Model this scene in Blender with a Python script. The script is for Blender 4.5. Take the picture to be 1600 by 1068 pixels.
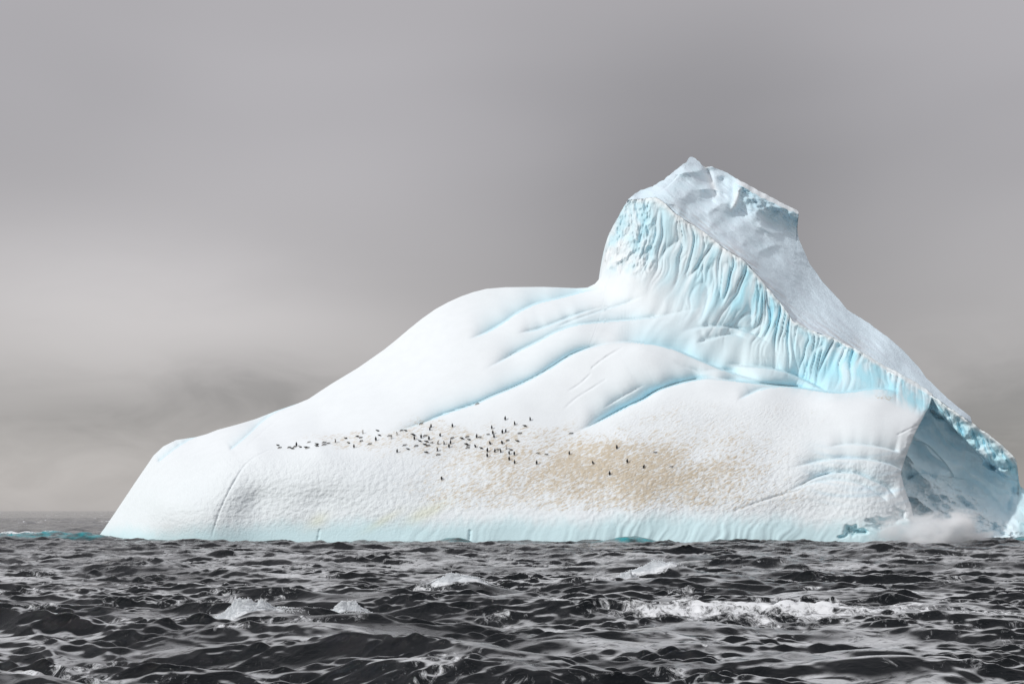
import bpy, math, random
import numpy as np
from mathutils import Vector

for o in list(bpy.data.objects):
    bpy.data.objects.remove(o, do_unlink=True)
scene = bpy.context.scene
COL = scene.collection
R = math.radians

# ------------------------------------------------------------------ camera
CAM_H = 5.5            # metres above the mean sea level
FOC = 1800.0           # focal length in photo pixels (photo 1600 x 1068)
HOR = 797.0            # horizon row of the photo
cam_d = bpy.data.cameras.new('camera')
cam = bpy.data.objects.new('camera', cam_d)
COL.objects.link(cam)
cam.location = (0, 0, CAM_H)
cam.rotation_euler = (R(90), 0, 0)
cam_d.sensor_width = 36.0
cam_d.sensor_fit = 'HORIZONTAL'
cam_d.lens = 36.0 * FOC / 1600.0
cam_d.shift_y = (HOR - 534.0) / 1600.0
cam_d.clip_start = 1.0
cam_d.clip_end = 40000.0
scene.camera = cam

# ------------------------------------------------------------------ sun, sky, exposure
SUN = Vector((-0.77, -0.41, 0.53)).normalized()      # direction towards the sun
sun_el = math.asin(SUN.z)
sun_az = math.atan2(SUN.x, SUN.y)
sl = bpy.data.lights.new('sun', 'SUN')
sl.energy = 2.1
sl.angle = R(1.2)
sl.color = (1.0, 0.975, 0.94)
so = bpy.data.objects.new('sun', sl)
COL.objects.link(so)
so.location = (-200, -100, 200)
so.rotation_euler = SUN.to_track_quat('Z', 'Y').to_euler()

scene.view_settings.view_transform = 'Standard'
scene.view_settings.look = 'None'
scene.view_settings.gamma = 1.0
scene.view_settings.exposure = 0.0
scene.view_settings.use_curve_mapping = False


class NT:
    """small helper to write node trees"""
    def __init__(self, tree):
        self.t = tree
        self.n = tree.nodes
        self.l = tree.links

    def node(self, kind, **kw):
        nd = self.n.new(kind)
        ins = kw.pop('ins', {})
        for k, v in kw.items():
            setattr(nd, k, v)
        for k, v in ins.items():
            self.put(nd.inputs[k], v)
        return nd

    def put(self, sock, v):
        if isinstance(v, bpy.types.NodeSocket):
            self.l.new(v, sock)
        else:
            sock.default_value = v

    def math(self, op, a, b=0.0, c=None, clamp=False):
        nd = self.n.new('ShaderNodeMath')
        nd.operation = op
        nd.use_clamp = clamp
        self.put(nd.inputs[0], a)
        self.put(nd.inputs[1], b)
        if c is not None:
            self.put(nd.inputs[2], c)
        return nd.outputs[0]

    def mix(self, f, a, b):
        nd = self.n.new('ShaderNodeMix')
        nd.data_type = 'RGBA'
        self.put(nd.inputs[0], f)
        self.put(nd.inputs[6], a)
        self.put(nd.inputs[7], b)
        return nd.outputs[2]

    def smooth(self, v, a, b, lo=0.0, hi=1.0):
        nd = self.n.new('ShaderNodeMapRange')
        nd.interpolation_type = 'SMOOTHSTEP'
        self.put(nd.inputs[0], v)
        for i, q in enumerate((a, b, lo, hi)):
            nd.inputs[i + 1].default_value = q
        return nd.outputs[0]

    def noise(self, vec, scale, detail=4.0, rough=0.55, dist=0.0):
        nd = self.n.new('ShaderNodeTexNoise')
        self.put(nd.inputs['Vector'], vec)
        nd.inputs['Scale'].default_value = scale
        nd.inputs['Detail'].default_value = detail
        nd.inputs['Roughness'].default_value = rough
        nd.inputs['Distortion'].default_value = dist
        return nd.outputs[0]


world = bpy.data.worlds.new('World')
scene.world = world
world.use_nodes = True
W = NT(world.node_tree)
W.n.clear()
w_out = W.node('ShaderNodeOutputWorld')
sky = W.node('ShaderNodeTexSky', sky_type='NISHITA')
sky.sun_disc = False
sky.sun_elevation = sun_el
sky.sun_rotation = sun_az
sky.altitude = 0
tc = W.node('ShaderNodeTexCoord').outputs['Generated']
sep = W.node('ShaderNodeSeparateXYZ', ins={0: tc})
dx, dy, dz = sep.outputs
elev = W.math('MAXIMUM', dz, 0.0)
# even stratus: the classic overcast sky, about three times brighter overhead than at the horizon
lum = W.math('ADD', W.math('MULTIPLY_ADD', elev, 0.12, 0.425), W.smooth(elev, 0.30, 0.95, 0.0, 0.30))
# cloud layers stretched along the horizon
mp = W.node('ShaderNodeMapping', ins={0: tc})
mp.inputs['Scale'].default_value = (1.0, 1.0, 2.6)
n1 = W.noise(mp.outputs[0], 2.0, 2.0, 0.45, 0.2)
n2 = W.noise(mp.outputs[0], 9.0, 5.0, 0.55, 0.5)
cl = W.smooth(n1, 0.25, 0.75, 0.90, 1.10)
lowband = W.smooth(elev, 0.03, 0.20, 1.0, 0.0)
cl2 = W.smooth(n2, 0.36, 0.62, 0.92, 1.05)
cl2 = W.math('ADD', W.math('MULTIPLY', W.math('SUBTRACT', cl2, 1.0), lowband), 1.0)
lum = W.math('MULTIPLY', W.math('MULTIPLY', lum, cl), cl2)


def sky_cloud(px, py, rx, ry, gain, wobble=1.4):
    """one soft cloud bank: direction of its middle, half sizes, how much brighter or darker it is"""
    global lum
    v = Vector(((px - 800) / FOC, 1.0, (HOR - py) / FOC)).normalized()
    ax = W.math('DIVIDE', W.math('SUBTRACT', dx, v.x), rx / FOC)
    az = W.math('DIVIDE', W.math('SUBTRACT', dz, v.z), ry / FOC)
    front = W.smooth(dy, 0.2, 0.5)
    q = W.math('ADD', W.math('MULTIPLY', ax, ax), W.math('MULTIPLY', az, az))
    wob = W.math('MULTIPLY', W.math('SUBTRACT', n2, 0.5), wobble)
    q = W.math('ADD', q, wob)
    g = W.math('POWER', 2.718, W.math('MULTIPLY', W.math('MAXIMUM', q, 0.0), -1.0))
    g = W.math('MULTIPLY', g, front)
    lum = W.math('MULTIPLY', lum, W.math('MULTIPLY_ADD', g, gain - 1.0, 1.0))


sky_cloud(1090, 320, 290, 280, 0.62, 0.15)
sky_cloud(1590, 650, 170, 80, 0.72, 1.8)
sky_cloud(390, 610, 110, 48, 0.74, 2.6)
sky_cloud(120, 645, 120, 32, 0.80, 2.6)
sky_cloud(220, 500, 380, 110, 1.30, 0.8)
sky_cloud(120, 750, 330, 70, 1.24, 0.6)
warm = W.smooth(elev, 0.05, 0.35)
tint = W.mix(warm, (1.0, 0.952, 0.93, 1), (1.0, 0.966, 1.0, 1))
cloud = W.node('ShaderNodeVectorMath', operation='SCALE', ins={0: tint, 'Scale': lum}).outputs[0]
nish = W.node('ShaderNodeVectorMath', operation='SCALE', ins={0: sky.outputs[0], 'Scale': 0.08}).outputs[0]
bg = W.node('ShaderNodeBackground', ins={'Color': W.mix(0.93, nish, cloud), 'Strength': 1.0})
W.l.new(bg.outputs[0], w_out.inputs[0])

# ------------------------------------------------------------------ numpy tools
rng = np.random.default_rng(7)
PERM = rng.permutation(512).astype(np.int64)
PERM = np.concatenate([PERM, PERM])
ANG = rng.random(512) * 2 * np.pi
GX, GY = np.cos(ANG), np.sin(ANG)


def perlin(x, y, seed=0):
    x = np.asarray(x, float) + seed * 17.31
    y = np.asarray(y, float) + seed * 9.77
    xi, yi = np.floor(x).astype(np.int64), np.floor(y).astype(np.int64)
    xf, yf = x - xi, y - yi
    u = xf * xf * xf * (xf * (xf * 6 - 15) + 10)
    v = yf * yf * yf * (yf * (yf * 6 - 15) + 10)

    def g(ix, iy, fx, fy):
        h = PERM[(PERM[ix & 511] + iy) & 511]
        return GX[h] * fx + GY[h] * fy
    a = g(xi, yi, xf, yf)
    b = g(xi + 1, yi, xf - 1, yf)
    c = g(xi, yi + 1, xf, yf - 1)
    d = g(xi + 1, yi + 1, xf - 1, yf - 1)
    return ((a * (1 - u) + b * u) * (1 - v) + (c * (1 - u) + d * u) * v) * 1.5


def fbm(x, y, octv=4, seed=0, gain=0.5):
    s, amp = 0.0, 1.0
    for i in range(octv):
        s = s + amp * perlin(x * 2 ** i, y * 2 ** i, seed + i * 3)
        amp *= gain
    return s


def ss(x, a, b):
    t = np.clip((x - a) / (b - a), 0, 1)
    return t * t * (3 - 2 * t)


def lerp(a, b, t):
    return a + (b - a) * t


def poly(pts, step=4.0):
    """Catmull-Rom through the points, resampled"""
    P = np.array(pts, float)
    P = np.vstack([2 * P[0] - P[1], P, 2 * P[-1] - P[-2]])
    out = []
    for i in range(1, len(P) - 2):
        n = max(2, int(np.hypot(*(P[i + 1] - P[i])) / step))
        for k in range(n):
            t = k / n
            a, b, c, d = P[i - 1:i + 3]
            out.append(0.5 * ((2 * b) + (-a + c) * t + (2 * a - 5 * b + 4 * c - d) * t * t + (-a + 3 * b - 3 * c + d) * t ** 3))
    out.append(P[-2])
    return np.array(out)


def curve_y(pts):
    P = np.array(pts, float)
    return lambda x: np.interp(x, P[:, 0], P[:, 1])


def dist_to(line, px, py, reach):
    """signed distance in pixels (positive above the line) and the place 0..1 along it"""
    L = poly(line)
    shp = px.shape
    d = np.full(shp, 1e9)
    u = np.zeros(shp)
    sg = np.ones(shp)
    m = (px > L[:, 0].min() - reach) & (px < L[:, 0].max() + reach) & (py > L[:, 1].min() - reach) & (py < L[:, 1].max() + reach)
    if not m.any():
        return d, u
    x, y = px[m], py[m]
    dd = np.full(x.shape, 1e9)
    uu = np.zeros(x.shape)
    s2 = np.ones(x.shape)
    seg = np.hypot(*(L[1:] - L[:-1]).T)
    cum = np.concatenate([[0], np.cumsum(seg)])
    for i in range(len(L) - 1):
        a, b = L[i], L[i + 1]
        ab = b - a
        t = np.clip(((x - a[0]) * ab[0] + (y - a[1]) * ab[1]) / max(1e-9, ab @ ab), 0, 1)
        ex, ey = x - (a[0] + t * ab[0]), y - (a[1] + t * ab[1])
        q = np.hypot(ex, ey)
        cr = ab[0] * (y - a[1]) - ab[1] * (x - a[0])
        up = np.where(cr * np.sign(ab[0] if abs(ab[0]) > 1e-6 else 1) < 0, 1.0, -1.0)
        better = q < dd
        dd = np.where(better, q, dd)
        uu = np.where(better, (cum[i] + t * seg[i]) / cum[-1], uu)
        s2 = np.where(better, up, s2)
    d[m] = dd
    u[m] = uu
    sg[m] = s2
    return d * sg, u


def fold(px, py, line, depth, w_up, lip=0.2, w_dn=8.0, t0=0.12, t1=0.12):
    """where one tongue of ice laps over the next: recess above the line, sharp lip, rounded below"""
    s, u = dist_to(line, px, py, max(5 * w_up, 5 * w_dn))
    tap = np.ones_like(u)
    if t0 > 0:
        tap = tap * ss(u, 0.0, t0)
    if t1 > 0:
        tap = tap * ss(1 - u, 0.0, t1)
    wv = (1 + 0.2 * perlin(u * 9, u * 0 + depth * 3.3))
    w_up = w_up * (0.3 + 0.7 * tap)
    sa = np.clip(s, 0, None) / (w_up * wv)
    above = 0.5 * np.exp(-sa * 1.6) + 0.5 * np.exp(-sa) * (1 + sa)
    below = lip * np.exp(np.clip(s, None, 0) / w_dn)
    k = ss(s, -1.0, 1.0)
    return depth * tap * wv * (above * k + below * (1 - k)), np.where(s > -1, above * tap, 0) * (np.abs(s) < 1e8)


def groove(px, py, line, depth, w, t0=0.1, t1=0.1, wob=3.0):
    s, u = dist_to(line, px, py, 6 * w)
    tap = np.ones_like(u)
    if t0 > 0:
        tap = tap * ss(u, 0, t0)
    if t1 > 0:
        tap = tap * ss(1 - u, 0, t1)
    br = 0.75 + 0.5 * perlin(u * wob, u * 0 + depth * 7.7)
    g = np.exp(-(s / w) ** 2) * tap
    return depth * g * br, g


def tps(ctrl, px, py, lam=0.5):
    """thin plate spline through (column, row, distance) control points"""
    C = np.array(ctrl, float)
    X = C[:, :2] / 100.0
    n = len(C)
    r = np.hypot(X[:, None, 0] - X[None, :, 0], X[:, None, 1] - X[None, :, 1])
    K = np.where(r > 0, r * r * np.log(r + 1e-12), 0) + lam * 0.05 * np.eye(n)
    P = np.hstack([np.ones((n, 1)), X])
    A = np.block([[K, P], [P.T, np.zeros((3, 3))]])
    sol = np.linalg.solve(A, np.concatenate([C[:, 2], np.zeros(3)]))
    qx, qy = px.ravel() / 100.0, py.ravel() / 100.0
    out = sol[n] + sol[n + 1] * qx + sol[n + 2] * qy
    for i in range(n):
        d2 = (qx - X[i, 0]) ** 2 + (qy - X[i, 1]) ** 2
        out = out + sol[i] * 0.5 * d2 * np.log(d2 + 1e-12)
    return out.reshape(px.shape)


def to_world(px, py, Y):
    Y = Y - 200.0          # the sculpting tables below count distance from a point 200 m behind the camera
    return np.stack([(px - 800.0) / FOC * Y, Y, CAM_H + (HOR - py) / FOC * Y], -1)


def grid_faces(nr, nc):
    i = np.arange(nr - 1)[:, None] * nc + np.arange(nc - 1)[None, :]
    return np.stack([i, i + 1, i + nc + 1, i + nc], -1).reshape(-1, 4)


def vert_normals(V, F):
    n = np.cross(V[F[:, 2]] - V[F[:, 0]], V[F[:, 3]] - V[F[:, 1]])
    out = np.zeros_like(V)
    for k in range(4):
        for a in range(3):
            out[:, a] += np.bincount(F[:, k], n[:, a], len(V))
    ln = np.linalg.norm(out, axis=1, keepdims=True)
    return out / np.maximum(ln, 1e-9)


def make_mesh(name, V, F, attrs=None, normals=None):
    me = bpy.data.meshes.new(name)
    F = np.asarray(F)
    me.vertices.add(len(V))
    me.vertices.foreach_set('co', np.ascontiguousarray(V, np.float32).ravel())
    me.loops.add(F.size)
    me.loops.foreach_set('vertex_index', F.ravel().astype(np.int32))
    me.polygons.add(len(F))
    me.polygons.foreach_set('loop_start', (np.arange(len(F)) * F.shape[1]).astype(np.int32))
    me.update(calc_edges=True)
    me.validate()
    me.polygons.foreach_set('use_smooth', np.ones(len(me.polygons), bool))
    for k, a in (attrs or {}).items():
        at = me.attributes.new(k, 'FLOAT_COLOR', 'POINT')
        c = np.ones((len(V), 4), np.float32)
        c[:, :a.shape[1]] = a
        at.data.foreach_set('color', c.ravel())
    if normals is not None:
        me.normals_split_custom_set_from_vertices(normals.astype(np.float32).tolist())
    return me


def sub_mesh(name, V, F, sel, attrs, normals):
    f = F[sel]
    used = np.unique(f)
    remap = np.zeros(len(V), np.int64)
    remap[used] = np.arange(len(used))
    return make_mesh(name, V[used], remap[f], {k: a[used] for k, a in attrs.items()}, normals[used])


def link(name, me, mat=None, parent=None, kind=None, label=None, cat=None, group=None):
    o = bpy.data.objects.new(name, me)
    COL.objects.link(o)
    if me is not None and mat is not None:
        me.materials.append(mat)
    if parent:
        o.parent = parent
    if kind:
        o['kind'] = kind
    if label:
        o['label'] = label
    if cat:
        o['category'] = cat
    if group:
        o['group'] = group
    return o


# ------------------------------------------------------------------ materials
def new_mat(name):
    m = bpy.data.materials.new(name)
    m.use_nodes = True
    t = NT(m.node_tree)
    t.n.clear()
    out = t.node('ShaderNodeOutputMaterial')
    return m, t, out


def ice_material():
    m, t, out = new_mat('glacier_ice')
    col = t.node('ShaderNodeAttribute', attribute_name='Col').outputs['Color']
    msk = t.node('ShaderNodeSeparateColor', ins={0: t.node('ShaderNodeAttribute', attribute_name='Mask').outputs['Color']})
    stain, scal, streak = msk.outputs
    pos = t.node('ShaderNodeNewGeometry').outputs['Position']
    # wind-combed droppings: streaks that rise to the right
    rot = t.node('ShaderNodeMapping', ins={0: pos})
    rot.inputs['Rotation'].default_value = (0, R(27), 0)
    rot2 = t.node('ShaderNodeMapping', ins={0: rot.outputs[0]})
    rot2.inputs['Scale'].default_value = (0.55, 0.5, 1.9)
    fine = t.noise(rot2.outputs[0], 1.9, 4.0, 0.62, 0.3)
    patch = t.noise(rot2.outputs[0], 0.22, 4.0, 0.6)
    f = t.math('MULTIPLY_ADD', stain, 1.0, t.math('MULTIPLY_ADD', fine, 3.0, -1.5))
    f = t.math('ADD', f, t.math('MULTIPLY_ADD', patch, 0.9, -0.45))
    f = t.smooth(f, 0.18, 1.05)
    f = t.math('MULTIPLY', f, t.smooth(stain, 0.02, 0.30))
    hue = t.mix(t.noise(pos, 0.5, 3.0), (0.50, 0.405, 0.265, 1), (0.66, 0.58, 0.44, 1))
    base = t.mix(t.math('MULTIPLY', f, 0.86), col, hue)
    # faint uneven whiteness of old snow
    var = t.smooth(t.noise(pos, 0.35, 5.0, 0.6), 0.3, 0.7, 0.985, 1.01)
    base = t.node('ShaderNodeVectorMath', operation='SCALE', ins={0: base, 'Scale': var}).outputs[0]
    # relief: melt scallops, combed snow, grain
    sc = t.noise(pos, 2.5, 2.0, 0.5, 0.25)
    sc2 = t.noise(pos, 4.5, 3.0, 0.6)
    h = t.math('MULTIPLY', t.math('MULTIPLY_ADD', sc2, 0.35, sc), t.math('MULTIPLY', scal, 0.13))
    h = t.math('ADD', h, t.math('MULTIPLY', fine, t.math('MULTIPLY_ADD', stain, 0.30, t.math('MULTIPLY', streak, 0.22))))
    h = t.math('ADD', h, t.math('MULTIPLY', t.noise(pos, 2.6, 4.0, 0.6), 0.035))
    bump = t.node('ShaderNodeBump', ins={'Height': h, 'Strength': 1.0, 'Distance': 1.0})
    p = t.node('ShaderNodeBsdfPrincipled', ins={'Base Color': base, 'Roughness': 0.55, 'IOR': 1.31,
                                               'Specular IOR Level': 0.25, 'Normal': bump.outputs[0]})
    t.l.new(p.outputs[0], out.inputs[0])
    return m


ICE = ice_material()


def water_material():
    m, t, out = new_mat('sea_water')
    tin = t.node('ShaderNodeSeparateColor', ins={0: t.node('ShaderNodeAttribute', attribute_name='Tint').outputs['Color']})
    foam, teal, far = tin.outputs
    pos = t.node('ShaderNodeNewGeometry').outputs['Position']
    mp = t.node('ShaderNodeMapping', ins={0: pos})
    mp.inputs['Rotation'].default_value = (0, 0, R(12))
    mp.inputs['Scale'].default_value = (0.8, 0.8, 1.0)
    rip = t.noise(mp.outputs[0], 4.2, 6.0, 0.66, 0.5)
    rip2 = t.noise(mp.outputs[0], 0.9, 4.0, 0.6, 0.3)
    h = t.math('ADD', t.math('MULTIPLY', rip, 0.085), t.math('MULTIPLY', rip2, t.math('MULTIPLY_ADD', far, 0.40, 0.12)))
    bump = t.node('ShaderNodeBump', ins={'Height': h, 'Strength': 1.0, 'Distance': 1.0})
    deep = t.mix(teal, (0.0035, 0.0055, 0.0075, 1), (0.006, 0.31, 0.36, 1))
    wat = t.node('ShaderNodeBsdfPrincipled', ins={'Base Color': deep, 'Roughness': 0.06, 'IOR': 1.333, 'Specular IOR Level': 0.3,
                                                 'Normal': bump.outputs[0]})
    # lacework of foam
    fm = t.node('ShaderNodeMapping', ins={0: pos})
    fm.inputs['Rotation'].default_value = (0, 0, R(-8))
    fm.inputs['Scale'].default_value = (1.0, 0.6, 1.0)
    fn = t.noise(fm.outputs[0], 1.7, 8.0, 0.78, 0.8)
    fn2 = t.noise(fm.outputs[0], 0.35, 3.0, 0.6, 0.6)
    k = t.math('ADD', t.math('MULTIPLY_ADD', foam, 1.05, -0.50), t.math('MULTIPLY_ADD', fn, 2.4, t.math('MULTIPLY_ADD', fn2, 1.0, -1.7)))
    k = t.math('MULTIPLY', t.smooth(k, 0.0, 0.5), t.smooth(foam, 0.03, 0.25))
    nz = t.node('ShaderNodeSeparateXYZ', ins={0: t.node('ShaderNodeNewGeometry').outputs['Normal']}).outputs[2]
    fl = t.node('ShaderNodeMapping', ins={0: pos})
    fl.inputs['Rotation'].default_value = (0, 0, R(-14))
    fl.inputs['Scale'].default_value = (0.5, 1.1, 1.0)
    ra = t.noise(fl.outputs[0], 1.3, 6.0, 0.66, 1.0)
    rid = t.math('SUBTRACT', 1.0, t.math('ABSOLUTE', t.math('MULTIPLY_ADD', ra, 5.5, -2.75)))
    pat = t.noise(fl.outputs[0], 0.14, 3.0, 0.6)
    painted_glint = t.math('MULTIPLY', t.smooth(rid, 0.0, 1.0), t.smooth(nz, 0.86, 0.985))  # pale streaks painted on flat wave backs, standing in for sky reflections
    painted_glint = t.math('MULTIPLY', painted_glint, t.smooth(pat, 0.36, 0.62, 0.14, 0.72))
    painted_glint = t.math('MULTIPLY', painted_glint, t.math('SUBTRACT', 1.0, t.math('MAXIMUM', t.math('MULTIPLY', far, 0.80), teal)))
    k = t.math('MAXIMUM', k, painted_glint)
    fb = t.node('ShaderNodeBump', ins={'Height': fn, 'Strength': 1.0, 'Distance': 0.15})
    fo = t.node('ShaderNodeBsdfPrincipled', ins={'Base Color': (0.84, 0.87, 0.90, 1), 'Roughness': 0.8,
                                                'Specular IOR Level': 0.2, 'Normal': fb.outputs[0]})
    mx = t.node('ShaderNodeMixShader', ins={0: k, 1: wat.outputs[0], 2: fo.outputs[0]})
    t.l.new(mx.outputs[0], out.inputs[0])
    return m


WATER = water_material()


def foam_material():
    m, t, out = new_mat('whitecap_foam')
    edge = t.node('ShaderNodeSeparateColor', ins={0: t.node('ShaderNodeAttribute', attribute_name='Tint').outputs['Color']}).outputs[0]
    pos = t.node('ShaderNodeNewGeometry').outputs['Position']
    fn = t.noise(pos, 5.0, 7.0, 0.75, 0.8)
    a = t.smooth(t.math('ADD', edge, t.math('MULTIPLY_ADD', fn, 1.5, -0.75)), 0.20, 0.55)
    bump = t.node('ShaderNodeBump', ins={'Height': fn, 'Strength': 0.6, 'Distance': 0.05})
    p = t.node('ShaderNodeBsdfPrincipled', ins={'Base Color': (0.88, 0.92, 0.95, 1), 'Roughness': 0.85,
                                               'Specular IOR Level': 0.2, 'Alpha': a, 'Normal': bump.outputs[0]})
    t.l.new(p.outputs[0], out.inputs[0])
    return m


FOAM = foam_material()

# ------------------------------------------------------------------ the sea
def ocean_tile(N, L, lmin, lmax, wind, spread, seed, power=4.0):
    """wave field from random phases: height and sideways displacement, height normalised to 1"""
    r = np.random.default_rng(seed)
    k1 = 2 * np.pi * np.fft.fftfreq(N, L / N)
    kx, ky = np.meshgrid(k1, k1)
    k = np.hypot(kx, ky)
    k[0, 0] = 1e-6
    lam = 2 * np.pi / k
    c = (kx * math.cos(wind) + ky * math.sin(wind)) / k
    amp = k ** (-power / 2) * np.exp(-(lam / lmax) ** 4) * np.exp(-(lmin / lam) ** 4)
    amp *= np.clip(np.abs(c), 0, 1) ** spread + 0.03
    amp *= np.where(c > 0, 1.0, 0.3)
    h = amp * (r.normal(size=(N, N)) + 1j * r.normal(size=(N, N)))
    h[0, 0] = 0
    H = np.fft.ifft2(h).real
    s = 1.0 / H.std()
    DX = np.fft.ifft2(-1j * kx / k * h).real * s
    DY = np.fft.ifft2(-1j * ky / k * h).real * s
    return H * s, -DX, -DY


def sample(T, L, x, y):
    N = T.shape[0]
    u, v = (x / L * N) % N, (y / L * N) % N
    i, j = np.floor(u).astype(int), np.floor(v).astype(int)
    fu, fv = u - i, v - j
    i1, j1 = (i + 1) % N, (j + 1) % N
    i, j = i % N, j % N
    return (T[j, i] * (1 - fu) + T[j, i1] * fu) * (1 - fv) + (T[j1, i] * (1 - fu) + T[j1, i1] * fu) * fv


def rowdist(py):
    return FOC * CAM_H / (py - HOR)


def build_sea():
    rows = np.concatenate([np.geomspace(25, 100, 740), np.geomspace(100.3, 235, 290), np.geomspace(236, 800, 140), np.geomspace(810, 20000, 50)])
    cols = np.linspace(-330, 1930, 690)
    PX, Y0 = np.meshgrid(cols, rows)
    X0 = (PX - 800) / FOC * Y0
    sp = np.gradient(rows)[:, None] * np.ones_like(PX)
    wind = R(250)
    bands = [(150.0, 512, 6.0, 26.0, 0.30, 3.0, 1), (83.0, 1024, 1.7, 6.0, 0.205, 3.2, 2), (31.0, 512, 0.45, 1.7, 0.07, 2.6, 3)]
    Z = np.zeros_like(PX)
    DX = np.zeros_like(PX)
    DY = np.zeros_like(PX)
    for L, N, l0, l1, a, spr, seed in bands:
        fade = 1 - ss(sp, l0 * 0.6, l0 * 2.2)
        rx = X0 * math.cos(0.4 * seed) - Y0 * math.sin(0.4 * seed)
        ry = X0 * math.sin(0.4 * seed) + Y0 * math.cos(0.4 * seed)
        # the tile is turned so its repeats do not line up with the view; the wave heading is turned back
        H, hx, hy = ocean_tile(N, L, l0, l1, wind + 0.4 * seed + 0.15 * (seed - 2), spr, seed)
        h = sample(H, L, rx, ry)
        ex, ey = sample(hx, L, rx, ry), sample(hy, L, rx, ry)
        gust = 0.8 + 0.35 * perlin(X0 / 31.0, Y0 / 47.0, seed)
        if seed == 3:
            gust = np.clip(0.8 + 1.2 * fbm(X0 / 6.0, Y0 / 6.0, 2, 405), 0.10, 1.9)
        Z += a * fade * h * gust
        ca, sa = math.cos(-0.4 * seed), math.sin(-0.4 * seed)
        ch = (0.7 if seed < 3 else 0.4) * a * fade * gust
        DX += ch * (ex * ca - ey * sa)
        DY += ch * (ex * sa + ey * ca)
    foam = np.clip((Z - 0.75) * 0.6, 0, 0.42)
    # wind-drawn streaks of thin foam, also brightening water that lacks pale reflections
    strk = fbm((X0 + 0.25 * Y0) / 6.0, (Y0 - 0.12 * X0) / 3.5, 4, 401) + 0.4 * perlin(X0 / 40, Y0 / 40, 402)
    foam = np.maximum(foam, (0.56 + 0.16 * ss(-Y0, -48, -35)) * ss(strk, -0.15, 0.8) * (1 - 0.5 * ss(Y0, 65, 165)))
    far_chop = ss(Y0, 215, 260)
    Z = Z + far_chop * 0.6 * fbm(X0 / 9.0, Y0 / 17.0, 2, 421)
    foam = np.maximum(foam * (1 - 0.7 * far_chop), 0.9 * far_chop * ss(fbm(X0 / 7.0, Y0 / 30.0, 3, 422), 0.70, 0.9))
    teal = np.zeros_like(PX)
    PYf = HOR + FOC * CAM_H / Y0

    def hump(px, py, amp, wx, wy, skew=0.0):
        y = rowdist(py)
        x = (px - 800) / FOC * y
        u = (X0 - x) / wx
        v = (Y0 - y + skew * (X0 - x)) / wy
        return amp * np.exp(-u * u - np.abs(v) ** 1.6), u, v
    # the breaking crests
    for px, py, amp, wx, wy, sk in CRESTS:
        g, u, v = hump(px, py, 1.0, wx, wy, sk)
        Z = Z * (1 - 0.65 * g) + amp * g
    # spent foam left behind on the surface
    for px, py, amp, wx, wy in ((1220, 957, 1.1, 9.5, 8.5), (1070, 962, 0.95, 5, 6), (1400, 958, 0.92, 8.0, 8),
                                (398, 978, 0.95, 2.2, 0.8), (552, 961, 0.9, 1.7, 0.8), (722, 929, 0.95, 2.4, 1.0), (1020, 905, 0.95, 3.0, 1.0), (440, 986, 0.7, 1.6, 0.7),
                                (1520, 1052, 0.5, 4, 3), (250, 1062, 0.5, 5.0, 2.2), (700, 1064, 0.52, 5.0, 1.6), (40, 945, 0.30, 5, 6),
                                (1000, 1062, 0.5, 4.5, 2.0), (820, 985, 0.25, 7, 5), (1500, 985, 0.35, 6, 5), (1560, 1000, 0.4, 5, 3)):
        g, u, v = hump(px, py, amp, wx, wy)
        foam = np.maximum(foam, g)
    # swell piling up against the foot of the ice, over the pale submerged shelf
    for px, y, amp, wx, wy, tl, fo in ((50, 218, 2.1, 12, 4.0, 1.0, 0.95), (128, 214, 1.8, 4.5, 3.0, 1.0, 0.0), (-60, 220, 1.5, 12, 5, 0.7, 0.8),
                                       (985, 191, 1.75, 5.0, 2.6, 1.0, 0.0), (712, 191, 1.5, 3.2, 2.6, 0.7, 0.0),
                                       (1600, 204, 1.2, 3.0, 3, 0.8, 0.1)):
        x = (px - 800) / FOC * y
        u, v = (X0 - x) / wx, (Y0 - y) / wy
        g = np.exp(-u * u - v * v)
        Z = np.where(g > 0.02, lerp(Z, amp * (0.75 + 0.25 * perlin(X0 / 2.5, Y0 / 3)), g), Z)
        teal = np.maximum(teal, tl * ss(g, 0.10, 0.55) * np.clip(0.55 + 0.8 * fbm(X0 / 2.2, Z * 1.2 + Y0 / 3.0, 3, 411), 0.05, 1))
        if fo > 0:
            foam = np.maximum(foam, fo * ss(g, 0.45, 0.9) * ss(v, -0.75, -0.35) * np.clip(0.85 + 0.5 * perlin(X0 / 4, Y0 / 4, 412), 0, 1))
    # long swell in the middle distance that hides the waterline
    for px, py, amp, wx, wy in ((1400, 860, 0.9, 5, 5), (860, 868, 0.5, 14, 7), (600, 875, 0.4, 10, 7), (1100, 880, 0.4, 10, 8),
                                (1330, 868, 0.45, 6, 5), (560, 985, 0.35, 4.5, 2.0), (480, 1002, 0.25, 4, 2)):
        g, u, v = hump(px, py, amp, wx, wy)
        Z += g
    far = ss(Y0, 60, 260)
    V = np.stack([X0 + DX, Y0 + DY, Z], -1).reshape(-1, 3)
    T = np.stack([foam, teal, far], -1).reshape(-1, 3)
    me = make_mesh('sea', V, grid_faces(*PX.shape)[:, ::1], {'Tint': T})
    return link('sea', me, WATER, kind='structure'), V.reshape(PX.shape + (3,)), PX, Y0


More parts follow.
